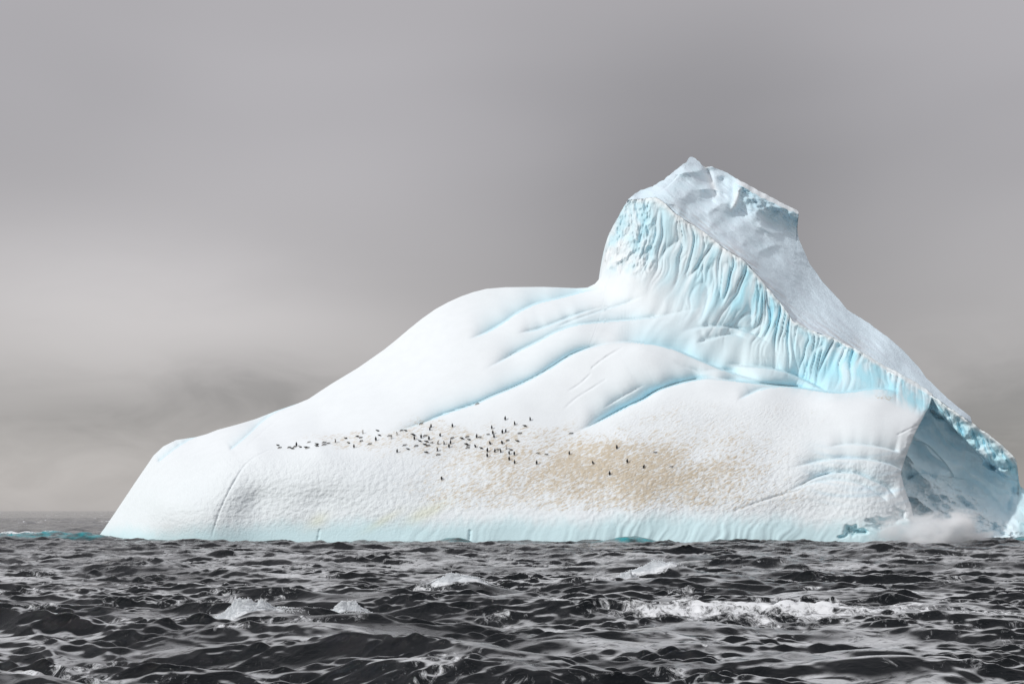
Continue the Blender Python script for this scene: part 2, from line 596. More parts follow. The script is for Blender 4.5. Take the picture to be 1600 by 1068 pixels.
CRESTS = [(408, 980, 0.80, 2.6, 1.3, 0.25), (556, 962, 0.55, 2.2, 1.3, 0.2), (732, 929, 0.80, 3.2, 1.7, 0.2),
          (1045, 905, 1.15, 4.2, 1.8, 0.2), (1130, 909, 0.7, 4.0, 1.8, 0.1), (560, 1000, 0.6, 4.5, 1.6, 0.1), (1100, 985, 0.55, 3.6, 1.4, 0.0),
          (1340, 930, 0.6, 4.5, 2.0, -0.1), (1420, 1030, 0.45, 3.6, 1.3, 0.1), (880, 1010, 0.4, 3.5, 1.3, 0.1)]
sea, SEA_V, SEA_PX, SEA_Y = build_sea()
sea['label'] = 'dark grey choppy sea under the iceberg'

# ------------------------------------------------------------------ the iceberg
CREST = [(1025, 308), (1040, 318), (1056, 334), (1075, 346), (1100, 363), (1130, 386), (1165, 408), (1182, 428), (1200, 450),
         (1222, 476), (1240, 502), (1265, 515), (1300, 527), (1340, 548), (1380, 573), (1410, 590), (1440, 608), (1470, 626),
         (1500, 648), (1530, 668), (1560, 690), (1578, 706), (1588, 722)]
crest_y = curve_y(CREST)
LEFT_TOP = [(146, 846), (150, 843), (165, 822), (180, 800), (200, 770), (212, 752), (225, 733), (240, 711), (255, 697), (275, 687), (305, 682.5),
            (322, 678), (340, 671), (370, 663), (400, 654), (430, 642), (465, 630), (482, 623), (500, 611), (520, 598), (540, 586),
            (560, 574), (580, 560), (600, 546), (620, 530), (640, 513), (660, 497), (680, 483), (700, 472), (720, 463), (740, 456),
            (760, 451), (790, 448.5), (850, 448), (900, 450), (918, 449), (930, 443), (940, 431), (944, 412), (946, 394), (949, 372),
            (960, 350), (968, 336), (975, 322), (985, 312), (1000, 311), (1013, 309)]
top_A = curve_y(LEFT_TOP + CREST)
EDGE = curve_y([(600, 1462), (636, 1452), (645, 1446), (655, 1441), (680, 1428), (700, 1420), (720, 1413), (740, 1408), (757, 1412), (775, 1418),
                (790, 1424), (835, 1432), (880, 1436)])

BODY = [  # column, row, metres from the camera
    (150, 846, 428), (200, 846, 413), (260, 846, 406), (400, 848, 401), (600, 848, 398), (800, 848, 397), (1000, 848, 396), (1200, 846, 395),
    (1350, 842, 396), (1432, 838, 399),
    (150, 880, 427), (400, 880, 400), (800, 880, 396), (1200, 880, 394), (1430, 880, 398),
    (185, 795, 430), (225, 735, 438), (260, 697, 443), (300, 684, 445), (250, 780, 412), (300, 760, 409), (300, 725, 421),
    (350, 720, 413), (350, 690, 429), (400, 780, 404.5), (400, 725, 408.5), (400, 700, 415), (400, 656, 446), (450, 670, 428),
    (500, 780, 402.5), (500, 720, 407), (500, 698, 411), (500, 660, 430), (500, 612, 449),
    (600, 780, 401.5), (600, 715, 408), (600, 680, 415), (600, 620, 434), (600, 547, 455),
    (700, 785, 401), (700, 720, 409), (700, 660, 418), (700, 600, 431), (700, 530, 445), (700, 473, 459),
    (800, 800, 399.5), (800, 740, 406), (800, 680, 414.5), (800, 620, 423), (800, 560, 435), (800, 500, 446), (790, 449, 462),
    (900, 800, 398.7), (900, 740, 406), (900, 680, 415), (900, 600, 425), (900, 540, 433), (900, 490, 444), (900, 450, 462),
    (945, 448, 458), (948, 400, 458), (950, 372, 460), (985, 440, 450), (985, 380, 453), (988, 313, 457), (985, 500, 443),
    (1025, 309, 454), (1040, 370, 451.5), (1040, 430, 449), (1060, 480, 444),
    (1000, 790, 398.3), (1000, 700, 410), (1000, 620, 420), (1000, 545, 430),
    (1100, 790, 398), (1100, 700, 409), (1100, 640, 416.5), (1100, 595, 423), (1100, 540, 434), (1100, 500, 440), (1100, 440, 447), (1100, 363, 450.5),
    (1165, 408, 447.5), (1165, 470, 445), (1180, 530, 440),
    (1200, 790, 398), (1200, 700, 408.5), (1200, 630, 417), (1200, 596, 423), (1200, 450, 446),
    (1250, 590, 429), (1250, 540, 440), (1240, 502, 443.5),
    (1300, 790, 399), (1300, 720, 404.5), (1300, 650, 414), (1300, 613, 421), (1300, 527, 441.5), (1300, 580, 436),
    (1380, 780, 400.5), (1380, 720, 405), (1380, 650, 414), (1380, 615, 421), (1380, 573, 438),
    (1440, 640, 419), (1415, 720, 409), (1425, 790, 404), (1440, 608, 434), (1340, 548, 440)]

FOLDS = [  # line, depth, width above, lip, taper start, taper end
    ([(598, 675), (630, 670.5), (660, 661), (697, 646), (742, 631), (769, 619), (810, 602), (840, 587), (862, 574), (892, 555), (922, 543), (952, 536), (975, 535)], 1.7, 9, .25, .25, .2),
    ([(940, 538), (975, 534), (1012, 537), (1050, 545), (1087, 560), (1144, 583), (1196, 596)], 2.6, 26, .25, .3, .25),
    ([(893, 678), (915, 669), (937, 658), (975, 638), (1005, 624), (1031, 609), (1069, 597), (1106, 591), (1135, 594)], 2.2, 12, .25, .30, .2),
    ([(1095, 591), (1140, 594), (1200, 601), (1250, 606), (1300, 613), (1330, 612), (1370, 607), (1410, 613)], 4.5, 16, .22, .2, .1),
    ([(1130, 569), (1165, 572), (1200, 575), (1230, 582), (1260, 595), (1292, 611)], 4.0, 18, .2, .35, .08),
    ([(752, 580), (780, 566), (810, 549), (840, 534), (870, 518), (900, 508), (930, 504), (975, 500), (1031, 495), (1069, 487), (1110, 478)], 1.5, 9, .25, .2, .4),
    ([(806, 522), (840, 515), (870, 504), (892, 495), (919, 486), (960, 474)], 1.2, 8, .25, .2, .4),
    ([(728, 532), (757, 521), (787, 504), (810, 488), (840, 474), (877, 465), (915, 455), (945, 449)], 1.7, 11, .25, .2, .2),
    ([(866, 513), (900, 500), (937, 487), (971, 476), (1010, 462)], 0.8, 6, .25, .2, .3),
    ([(358, 704), (375, 690), (392, 675), (410, 658), (432, 643), (466, 629)], 1.1, 4.0, .25, .06, .0),
    ([(245, 723), (262, 709), (280, 696), (295, 687), (306, 682)], 1.1, 4.0, .25, .10, .0),
    ([(1150, 627), (1177, 613), (1200, 606), (1240, 604), (1280, 612)], 1.3, 9, .25, .2, .3),
    ([(1085, 538), (1114, 529), (1140, 523), (1170, 530)], 0.9, 8, .25, .2, .3),
    ([(1060, 520), (1110, 510), (1160, 516), (1210, 540)], 0.9, 10, .25, .3, .3),
    ([(1040, 560), (1090, 580), (1130, 578), (1170, 586)], 0.5, 6, .25, .3, .3),
    ([(940, 640), (970, 622), (1010, 600)], 0.35, 5, .25, .3, .3),
    ([(1247, 760), (1275, 746), (1305, 739), (1337, 740), (1362, 750), (1385, 762), (1400, 778)], 0.8, 9, .25, .2, .1),
    ([(1225, 735), (1275, 722), (1320, 716), (1362, 719), (1395, 727), (1412, 736)], 0.7, 9, .25, .3, .05),
    ([(1287, 700), (1330, 694), (1375, 699), (1408, 707)], 0.5, 9, .25, .3, .1),
    ([(1215, 775), (1262, 757), (1310, 750), (1350, 759), (1390, 786)], 0.5, 8, .25, .3, .1),
]
CRACKS = [
    ([(560, 684), (500, 697), (432, 701), (410, 707.5), (387, 722), (370, 745), (355, 772), (340, 807), (329, 846)], 0.32, 1.4),
    ([(922, 577), (945, 559), (975, 541)], 0.35, 1.5), ([(886, 612), (905, 600), (925, 582)], 0.25, 1.4),
    ([(384, 697), (410, 675), (440, 648)], 0.35, 1.5), ([(295, 726), (310, 712), (322, 704)], 0.25, 1.4),
    ([(205, 812), (198, 830), (193, 846)], 0.25, 1.5), ([(1240, 762), (1275, 746), (1300, 738)], 0.3, 1.4),
    ([(1400, 680), (1425, 668), (1445, 660)], 0.3, 1.4), ([(1140, 800), (1200, 779), (1260, 762)], 0.35, 1.6),
    ([(880, 640), (900, 622), (930, 603), (950, 590)], 0.2, 1.4), ([(500, 825), (496, 845)], 0.3, 1.6), ([(735, 826), (733, 846)], 0.4, 1.8),
]
FLUTE_T = curve_y([(940, 60), (1000, 120), (1040, 150), (1100, 150), (1165, 135), (1200, 120), (1250, 95), (1300, 85), (1380, 45), (1440, 40), (1480, 42),
                   (1510, 50), (1550, 50), (1600, 50)])


def flutes(px, py, seed=0):
    """draped runnels that start at the crest and sweep down to the left"""
    T = FLUTE_T(px)
    x0 = px.copy()
    for _ in range(7):
        t = np.clip(py - top_A(x0), 0, 320)
        x0 = 0.5 * x0 + 0.5 * (px + 34 * (t / 120) ** 2)
    t = np.clip(py - top_A(np.clip(px, 1000, 1590)), 0, None)
    a = t / T
    mask = ss(px, 955, 1010) * (1 - ss(a, 0.55, 1.25))
    L = poly(LEFT_TOP[-6:] + CREST)
    cum = np.concatenate([[0], np.cumsum(np.hypot(*(L[1:] - L[:-1]).T))])
    s = np.interp(x0, L[:, 0], cum)
    w = s + 11 * perlin(px / 60, py / 55, 5) + 3.0 * perlin(px / 19, py / 30, 6)
    big = 1 - np.abs(perlin(w / 26, t / 150, 11)) * 2.2
    mid = 1 - np.abs(perlin(w / 11.5, t / 90, 12)) * 2.2
    sml = 1 - np.abs(perlin(w / 5.6, t / 60, 13)) * 2.0
    # narrow upright grooves between broad rounded ribs
    var = np.clip(0.55 + 1.1 * perlin(s / 34, t / 70, 14), 0.05, 1.3)
    h = 1.7 * np.clip(big, -0.3, 1) ** 3 + 1.0 * var * np.clip(mid, -0.2, 1) ** 3 + 0.35 * var * np.clip(sml, 0, 1) ** 2
    g = ss(a, 0.0, 0.12) * 0.75 + 0.25
    rough = fbm(px / 9, py / 7, 3, 21) * np.exp(-(t / 16) ** 2)
    soft = 0.62 + 0.38 * ss(px, 1080, 1250)
    return mask * g * soft * (h * (1.05 - 0.6 * np.clip(a, 0, 1.2))) + 0.25 * mask * rough, mask, w, a


def ice_A(px, py):
    Y = tps(BODY, px, py)
    blue = np.zeros_like(px)
    for line, d, w, lip, t0, t1 in FOLDS:
        q, b = fold(px, py, line, min(2.2 * d, 5.0), w, lip, 8.0, t0, t1)
        Y = Y + q
        blue = np.maximum(blue, np.clip(b, 0, 1) * min(1, d / 2.2))
    for line, d, w in CRACKS:
        q, b = groove(px, py, line, d, w, wob=5.0)
        Y = Y + 1.1 * q
    fl, fmask, w, a = flutes(px, py)
    Y = Y + fl
    # broken, slabby shoulder under the summit
    shl = ss(px, 938, 958) * (1 - ss(px, 1005, 1035)) * ss(446 - py, 4, 40)
    Y = Y + shl * (1.7 * np.abs(fbm((px + 0.35 * py) / 30, (py - 0.6 * px) / 46, 4, 33, 0.55)) + 0.25 * fbm(px / 8, py / 11, 3, 34))
    blue = np.maximum(blue, shl * np.clip(0.25 + 0.9 * fbm((px + 0.4 * py) / 26, (py - 0.5 * px) / 36, 3, 35), 0, 0.75))
    # drapery folds that run out of the flutes on to the smooth bowl
    bowl = np.exp(-((px - 1090) / 150) ** 2 - ((py - 485) / 55) ** 2)
    Y = Y + bowl * 0.5 * perlin(w / 17, py / 90, 31)
    # gentle swells of the surface
    Y = Y + 0.5 * fbm((px + 0.9 * py) / 150, (py - 0.45 * px) / 80, 2, 41, 0.4) * ss(846 - py, 5, 60)
    # wave-worn notch at the waterline, runnels above it
    foot = 1 - ss(846 - py, 6, 52)
    Y = Y + foot * 0.22 * perlin((px - 0.5 * (846 - py) + 9 * perlin(px / 40, py / 30, 52)) / 8.0, py / 160, 51) * (0.5 + perlin(px / 70, px * 0, 53)) * ss(px, 560, 760)
    # hollows chewed out by the surf on the right
    for cx, cy, rx, ry, d in ((1336, 829, 16, 7, 3.2), (1362, 814, 10, 7, 2.2), (1380, 818, 14, 9, 3.0), (1404, 806, 12, 10, 2.0), (1318, 836, 8, 4, 2)):
        wx = px + 7 * perlin(px / 12, py / 9, 61)
        wy = py + 5 * perlin(px / 11, py / 9, 62)
        q = ((wx - cx) / rx) ** 2 + ((wy - cy) / ry) ** 2
        Y = Y + 0.65 * d * np.exp(-q ** 2) * (1 + 0.5 * fbm(px / 9, py / 7, 3, 63))
    Y = Y + 0.10 * fbm(px / 7, py / 7, 2, 71) * ss(py, 690, 740) * (1 - foot)
    return Y, blue, fmask, w, a, foot


WHITE = np.array([0.86, 0.872, 0.875])
SNOW = np.array([0.805, 0.86, 0.89])
CYAN = np.array([0.43, 0.765, 0.88])
PALE = np.array([0.70, 0.845, 0.885])
WET = np.array([0.60, 0.82, 0.87])


def mixc(c, d, f):
    return c + (np.asarray(d) - c) * f[..., None]


def colour_A(px, py, blue, fmask, w, a, foot):
    c = np.broadcast_to(SNOW, px.shape + (3,)).copy()
    # melt-scalloped lower front, its weaker light painted as a slight blue
    front_shade = ss(py, 690, 790) * (1 - 0.6 * ss(px, 560, 800)) + 0.55 * ss(px, 1180, 1330) * ss(py, 640, 730)
    c = mixc(c, (0.79, 0.86, 0.885), np.clip(front_shade, 0, 1) * 0.75)
    c = mixc(c, CYAN, np.clip(blue, 0, 1) * 0.72)
    n = np.clip(0.5 + 0.9 * fbm(w / 16, a * 1.6, 4, 81), 0, 1)
    right = ss(px, 1060, 1230)
    f = fmask * np.clip(0.20 + 0.70 * n * (0.55 + 0.6 * right) + 0.15 * right, 0, 1)
    c = mixc(c, CYAN, np.clip(f, 0, 0.95))
    bowl = np.exp(-((px - 1190) / 75) ** 2 - ((py - 548) / 32) ** 2)
    c = mixc(c, PALE, np.clip(bowl, 0, 1) * 0.9)
    edge = np.where((px > 950), fmask * np.exp(-(a / 0.07) ** 2), 0)
    c = mixc(c, WHITE, np.clip(edge, 0, 1) * 0.7)
    # washed blue band above the waterline
    line = 806 + 14 * ss(-px, -620, -180) - 8 * np.exp(-((px - 1050) / 160) ** 2) + 10 * perlin(px / 60, px * 0, 91) + 4 * perlin(px / 9, py / 15, 92)
    wet = ss(py, line - 6, line + 26)
    c = mixc(c, WET, wet * 0.85)
    # green algae tinge
    for cx, cy, r1, r2 in ((497, 812, 16, 9), (600, 812, 30, 6), (655, 803, 22, 9), (680, 795, 24, 8)):
        u = (px - cx) * 0.86 - (py - cy) * 0.5
        v = (px - cx) * 0.5 + (py - cy) * 0.86
        c = mixc(c, (0.70, 0.72, 0.47), 0.36 * np.exp(-(u / r1) ** 2 - (v / r2) ** 2))
    shade_arcs = ss(px, 1230, 1300) * ss(py, 680, 715) * (1 - ss(py, 770, 800))
    st = perlin(px / 90, (py + 0.0022 * (px - 1335) ** 2) / 7.5, 95)
    c = mixc(c, (0.62, 0.78, 0.87), np.clip(shade_arcs * (st + 0.15), 0, 1) * 0.75)  # bluish shading bands painted into the ice colour
    return c, wet


def stain_mask(px, py):
    wx = px + 26 * fbm(px / 60, py / 40, 3, 101)
    wy = py + 14 * fbm(px / 50, py / 35, 3, 102)
    m = 0.0
    for cx, cy, rx, ry, k in ((960, 740, 190, 56, 0.92), (1060, 748, 140, 48, 0.76), (830, 720, 150, 52, 0.62), (720, 690, 140, 32, 0.46),
                              (980, 768, 250, 36, 0.62), (570, 686, 120, 12, 0.36), (1130, 715, 110, 55, 0.36), (780, 765, 150, 40, 0.46),
                              (960, 694, 170, 30, 0.42), (1380, 626, 18, 5, 0.5), (1240, 650, 80, 24, 0.14), (1060, 665, 100, 35, 0.24)):
        m = np.maximum(m, k * np.exp(-(np.abs((wx - cx) / rx) ** 2.6 + np.abs((wy - cy) / ry) ** 2.6)))
    return m * (1 - ss(py, 792, 806))


berg = link('iceberg', None, label='huge white iceberg with pale blue fluted ridge and leaning summit, rising from the sea', cat='iceberg')
berg.location = (10, 200, 0)
BERG_OFF = np.array([10.0, 200.0, 0.0])


def build_A():
    nu, nv = 960, 330
    # columns: denser where the outline climbs steeply
    anchor = np.array([146, 300, 900, 935, 960, 1030, 1300, 1452.0])
    dens = np.array([1.2, 0.75, 0.62, 1.9, 1.9, 1.0, 0.85, 0.85])
    xs = np.linspace(146, 1452, 4000)
    cum = np.cumsum(np.interp(xs, anchor, dens))
    cols = np.interp(np.linspace(cum[0], cum[-1], nu), cum, xs)
    v = np.linspace(0, 1, nv)
    U, V = np.meshgrid(cols, v)
    jag = 1.5 * fbm(cols / 13.0, cols * 0, 2, 111) * ss(cols, 1015, 1040) + 0.8 * perlin(cols / 3, cols * 0, 112) * ss(cols, 930, 960)
    top = top_A(cols) + jag
    wide = np.mean([top_A(cols + d) for d in np.linspace(-36, 36, 25)], 0)
    py = 876 + (wide[None, :] - 876) * V + (top - wide)[None, :] * V ** 5
    wgt = ss(U, 1260, 1452)
    px = U + wgt * (EDGE(py) - 1452)
    Y, blue, fm, w, a, foot = ice_A(px, py)
    # round the right-hand edge away from the viewer
    near = np.clip((px - (EDGE(py) - 12)) / 12, 0, 1) * (U > 1380)
    Y = Y + 1.2 * near ** 3 + 0.5 * ss(U, 1440, 1452) * fbm(px / 12, py / 12, 3, 121)
    c, wet = colour_A(px, py, blue, fm, w, a, foot)
    st = stain_mask(px, py)
    scal = ss(py, 690, 730) * (1 - 0.55 * wet) * (1 - 0.75 * ss(px, 600, 820) + 0.35 * ss(px, 1230, 1350))
    scal = np.clip(scal + 0.10, 0, 1)
    streak = np.clip(ss(px, 880, 1050) * ss(py, 600, 660) * (1 - ss(px, 1200, 1330)) * (1 - wet) + 0.3 * st, 0, 1)
    P = to_world(px, py, Y)
    cls = np.where((fm > 0.32) & (px > 950), 1, np.where(wet > 0.5, 2, 0))
    # over the top and down the far side
    back = []
    n_back = 26
    t = np.linspace(0, 1, n_back + 1)[1:]
    lead = P[-1] - P[-4]
    for q in t:
        row = P[-1].copy()
        z0 = P[-1][:, 2]
        drop = q ** 1.7
        deep = 62 * (1 - np.exp(-2.2 * q)) * (1 - 0.8 * ss(cols, 940, 1010)) + 0.5
        row[:, 1] += deep
        row[:, 2] = z0 - (z0 + 4) * drop
        row[:, 0] += (10 - row[:, 0]) * 0.12 * q
        back.append(row)
    nb = len(back)
    # right-hand end wall behind the edge
    P2 = np.concatenate([P, np.array(back)], 0)
    def ext(A):
        return np.concatenate([A, np.repeat(A[-1:], nb, 0)], 0)
    c2, st2, sc2, sk2, cl2 = ext(c), ext(st), ext(scal), ext(streak), ext(cls)
    wall = []
    for q in np.linspace(0, 1, 15)[1:]:
        col = P2[:, -1].copy()
        col[:, 1] += 16 * q
        col[:, 0] += -1.5 * q - 3.0 * q * q
        wall.append(col)
    P2 = np.concatenate([P2, np.stack(wall, 1)], 1)
    def extc(A):
        return np.concatenate([A, np.repeat(A[:, -1:], len(wall), 1)], 1)
    c2, st2, sc2, sk2, cl2 = extc(c2), extc(st2), extc(sc2), extc(sk2), extc(cl2)
    nr, nc = P2.shape[:2]
    Vt = P2.reshape(-1, 3) - BERG_OFF
    F = grid_faces(nr, nc)
    N = vert_normals(Vt, F)
    at = {'Col': c2.reshape(-1, 3), 'Mask': np.stack([st2, sc2, sk2], -1).reshape(-1, 3)}
    fc = cl2.reshape(-1)[F[:, 0]]
    for k, nm, lab in ((0, 'snow_slope', 'smooth rounded white snow slope with brown stained patch'), (1, 'fluted_wall', 'pale blue wall of draped ice flutes below the crest'),
                       (2, 'waterline_band', 'wave washed pale blue band just above the water')):
        link(nm, sub_mesh(nm, Vt, F, fc == k, at, N), ICE, berg, label=lab)
    return cols


build_A()

# --- summit and the shaded ramp behind the crest
TOP_B = [(944, 440), (946, 396), (949, 371), (953, 362), (960, 349), (968, 335), (975, 322), (981, 312), (990, 304), (1000, 298), (1008, 295), (1020, 291), (1030, 284), (1036, 282), (1045, 274),
         (1058, 264), (1067, 256), (1072, 254), (1076, 247), (1079, 244.5), (1085, 247), (1092, 252), (1098, 259), (1103, 262), (1107, 261), (1111, 260),
         (1120, 264), (1130, 267), (1142, 273), (1150, 279), (1165, 286), (1180, 295), (1200, 305), (1220, 316), (1232, 322), (1243, 327), (1247.5, 331), (1248, 334)]
TOWER_R = [(331, 1247.5), (345, 1246), (358, 1245.5), (368, 1247), (378, 1250), (400, 1260), (412, 1265), (425, 1275), (440, 1285), (455, 1299), (470, 1313), (483, 1323),
           (492, 1337), (497, 1346), (505, 1358), (520, 1378), (526, 1387), (534, 1396), (548, 1412), (560, 1423), (575, 1437), (590, 1447), (598, 1456), (610, 1468), (625, 1484),
           (640, 1503), (650, 1516), (656, 1518), (664, 1519), (690, 1522)]
BODY_B = [(944, 440, 461), (946, 396, 461), (949, 371, 462), (975, 322, 463), (990, 304, 465), (1020, 291, 468), (1045, 274, 471), (1078, 245, 477), (1110, 261, 478), (1180, 295, 478), (1247, 331, 479),
          (985, 335, 457.5), (1025, 311, 455.5), (1060, 337, 453), (1100, 365, 451.2), (1165, 410, 448.2), (1200, 452, 446.8), (1240, 503, 444.2), (1300, 528, 442.2), (1380, 574, 438.8), (1440, 609, 435),
          (1500, 649, 431), (1520, 690, 430),
          (1030, 295, 463), (1060, 290, 465), (1090, 300, 466.5), (1070, 270, 470), (1110, 330, 461), (1140, 350, 460.5), (1150, 310, 470), (1180, 370, 462), (1200, 340, 470), (1200, 400, 460),
          (1235, 360, 475), (1240, 400, 468), (1260, 440, 465), (1250, 470, 455), (1285, 440, 470), (1310, 500, 455), (1345, 497, 464), (1350, 540, 449), (1390, 530, 457), (1420, 560, 453), (1410, 575, 446),
          (1450, 595, 446), (1460, 610, 441), (1500, 640, 438), (1518, 655, 437)]
topB = curve_y(TOP_B)
rightB = curve_y(TOWER_R)


def build_B():
    nu, nv = 420, 300
    # rows follow the outline on the right: a fan between the bottom line (hidden behind the crest) and the skyline
    L1 = np.array(TOP_B + [(x, y) for y, x in TOWER_R[1:]], float)
    cum = np.concatenate([[0], np.cumsum(np.hypot(*(L1[1:] - L1[:-1]).T))])
    # matching points on the base line, slightly below the crest
    base_pts = np.array([(p[0], p[1] + 12) for p in LEFT_TOP[-9:] + CREST[:19]], float)
    base_pts[0] = (944, 446)
    bc = np.concatenate([[0], np.cumsum(np.hypot(*(base_pts[1:] - base_pts[:-1]).T))])
    # arclength keys tying skyline to base
    key_sky = [0, cum[6], cum[11], cum[19], cum[37], cum[-14], cum[-1]]
    def near_base(x):
        return np.interp(x, base_pts[:, 0], bc)
    key_base = [0, near_base(980), near_base(1020), near_base(1050), near_base(1230), near_base(1400), near_base(1519)]
    s = np.linspace(0, cum[-1], nu)
    sx, sy = np.interp(s, cum, L1[:, 0]), np.interp(s, cum, L1[:, 1])
    jx = 1.3 * perlin(s / 7, s * 0, 131) + 0.8 * perlin(s / 2.6, s * 0, 132)
    sy = sy + jx * 0.8
    sx = sx + jx * 0.5 * (s > cum[37])
    b = np.interp(s, key_sky, key_base)
    bx, by = np.interp(b, bc, base_pts[:, 0]), np.interp(b, bc, base_pts[:, 1])
    V = np.linspace(0, 1, nv)[:, None]
    px = bx[None] + (sx - bx)[None] * V
    py = by[None] + (sy - by)[None] * V
    Y = tps(BODY_B, px, py, 0.3)
    below = np.clip(py - top_A(np.clip(px, 985, 1588)), 0, None)
    Y = Y + 0.5 * below + 2.2 * ss(below, 0, 4)
    # chute below the notch, the fin beside it, the broken block on the right
    q, g1 = groove(px, py, [(1103, 262), (1110, 280), (1117, 300), (1122, 313)], 2.6, 5.0, 0.0, 0.3)
    Y = Y + q
    q, g2 = groove(px, py, [(1157, 291), (1152, 305), (1146, 325), (1140, 334)], -2.4, 4.0, 0.1, 0.3)
    Y = Y + q
    q, _ = groove(px, py, [(1128, 272), (1130, 295), (1134, 318)], 1.6, 8.0, 0.2, 0.2)
    Y = Y + q
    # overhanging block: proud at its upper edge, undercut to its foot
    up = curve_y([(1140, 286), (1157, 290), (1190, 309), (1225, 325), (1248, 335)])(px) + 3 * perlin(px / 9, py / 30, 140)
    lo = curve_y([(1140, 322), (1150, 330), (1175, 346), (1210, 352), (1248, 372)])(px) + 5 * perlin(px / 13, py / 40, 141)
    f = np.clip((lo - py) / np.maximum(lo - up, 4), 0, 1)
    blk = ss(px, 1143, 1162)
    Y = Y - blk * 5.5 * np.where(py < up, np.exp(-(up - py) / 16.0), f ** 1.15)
    Y = Y + blk * f * (1 - ss(up - py, -3, 3)) * 1.5 * fbm(px / 15, py / 13, 4, 142)
    # ribs and slabs of the summit face
    face = (1 - ss(py - topB(np.clip(px, 944, 1247)), 60, 120)) * (1 - ss(px, 1190, 1245))
    ridged = np.abs(fbm((px + 0.5 * py) / 60, (py - 0.3 * px) / 42, 2, 150, 0.35))
    Y = Y + 3.2 * face * ridged
    q, _ = fold(px, py, [(985, 318), (1020, 306), (1045, 290), (1065, 268)], 1.3, 10, .3, 8, .2, .2)
    Y = Y + q
    q, _ = fold(px, py, [(1092, 308), (1106, 312), (1118, 318)], 1.2, 6, .3, 6, .2, .2)
    Y = Y + q
    # the ramp: rough firn with grit combed along the crest
    al = (px * 0.80 + py * 0.60)
    ac = (-px * 0.60 + py * 0.80)
    Y = Y + 0.6 * fbm(al / 90, ac / 22, 4, 160) + 0.17 * fbm(al / 16, ac / 6, 4, 161, 0.6)
    # left wall of the tower
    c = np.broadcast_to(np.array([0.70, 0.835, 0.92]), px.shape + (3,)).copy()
    c = mixc(c, (0.48, 0.69, 0.79), np.clip(blk * f * 1.2 * (py > up - 2), 0, 1) * 0.8)  # shade of the overhang painted in: undercut block face darker
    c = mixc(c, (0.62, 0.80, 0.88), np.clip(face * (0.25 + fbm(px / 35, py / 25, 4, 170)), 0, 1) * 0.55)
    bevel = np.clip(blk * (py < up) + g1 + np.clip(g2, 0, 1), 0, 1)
    c = mixc(c, (0.86, 0.875, 0.88), bevel * 0.6)  # up-facing bevel and fin brightened in the colour as if lit; chute white
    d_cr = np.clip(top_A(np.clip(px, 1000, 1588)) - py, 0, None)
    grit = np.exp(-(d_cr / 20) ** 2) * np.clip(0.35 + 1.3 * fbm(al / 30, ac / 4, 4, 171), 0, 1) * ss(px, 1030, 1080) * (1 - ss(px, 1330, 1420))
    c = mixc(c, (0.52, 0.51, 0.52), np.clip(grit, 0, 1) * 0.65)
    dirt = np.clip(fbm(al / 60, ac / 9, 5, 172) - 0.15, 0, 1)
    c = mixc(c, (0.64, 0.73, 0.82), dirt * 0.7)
    P = to_world(px, py, Y)
    back = []
    for q in np.linspace(0, 1, 19)[1:]:
        row = P[-1].copy()
        row[:, 1] += 46 * (1 - np.exp(-1.8 * q))
        row[:, 2] -= (row[:, 2] + 4) * q ** 1.6
        row[:, 0] += 0.0 - 6 * q * ss(s, cum[37], cum[-1])
        back.append(row)
    P = np.concatenate([P, np.array(back)], 0)
    c = np.concatenate([c, np.repeat(c[-1:], len(back), 0)], 0)
    nr, nc = P.shape[:2]
    Vt = P.reshape(-1, 3) - BERG_OFF
    F = grid_faces(nr, nc)
    z = np.zeros((nr * nc, 3))
    z[:, 1] = 0.55
    z[:, 2] = 0.35
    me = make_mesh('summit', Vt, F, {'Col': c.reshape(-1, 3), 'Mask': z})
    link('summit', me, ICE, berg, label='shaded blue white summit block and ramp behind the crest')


build_B()

# --- the broken face under the crest at the right-hand end
TOP_C = [(1385, 576), (1410, 590), (1440, 608), (1470, 626), (1500, 648), (1530, 668), (1560, 690), (1578, 706), (1586, 716), (1588.5, 722), (1590, 733), (1592, 752), (1594, 759),
         (1600, 764), (1615, 770), (1640, 782), (1690, 815), (1730, 850)]
top_C = curve_y(TOP_C)
BAND_C = curve_y([(1385, 590), (1440, 622), (1455, 637), (1479, 657), (1500, 681), (1525, 703), (1550, 725), (1568, 741), (1580, 745), (1587, 738), (1590, 734)])
BODY_C = [(1385, 576, 438), (1440, 608, 434), (1500, 648, 430), (1560, 690, 427), (1588, 722, 426), (1385, 640, 432), (1385, 720, 430), (1385, 850, 426),
          (1440, 660, 433), (1450, 700, 431), (1430, 760, 427), (1430, 850, 420), (1500, 700, 432), (1500, 760, 429), (1500, 850, 415), (1560, 750, 433), (1560, 800, 428),
          (1560, 850, 418), (1590, 770, 436), (1600, 790, 427), (1600, 850, 417), (1640, 800, 428), (1640, 850, 420), (1730, 850, 440), (1730, 890, 438), (1500, 890, 413), (1385, 890, 424)]


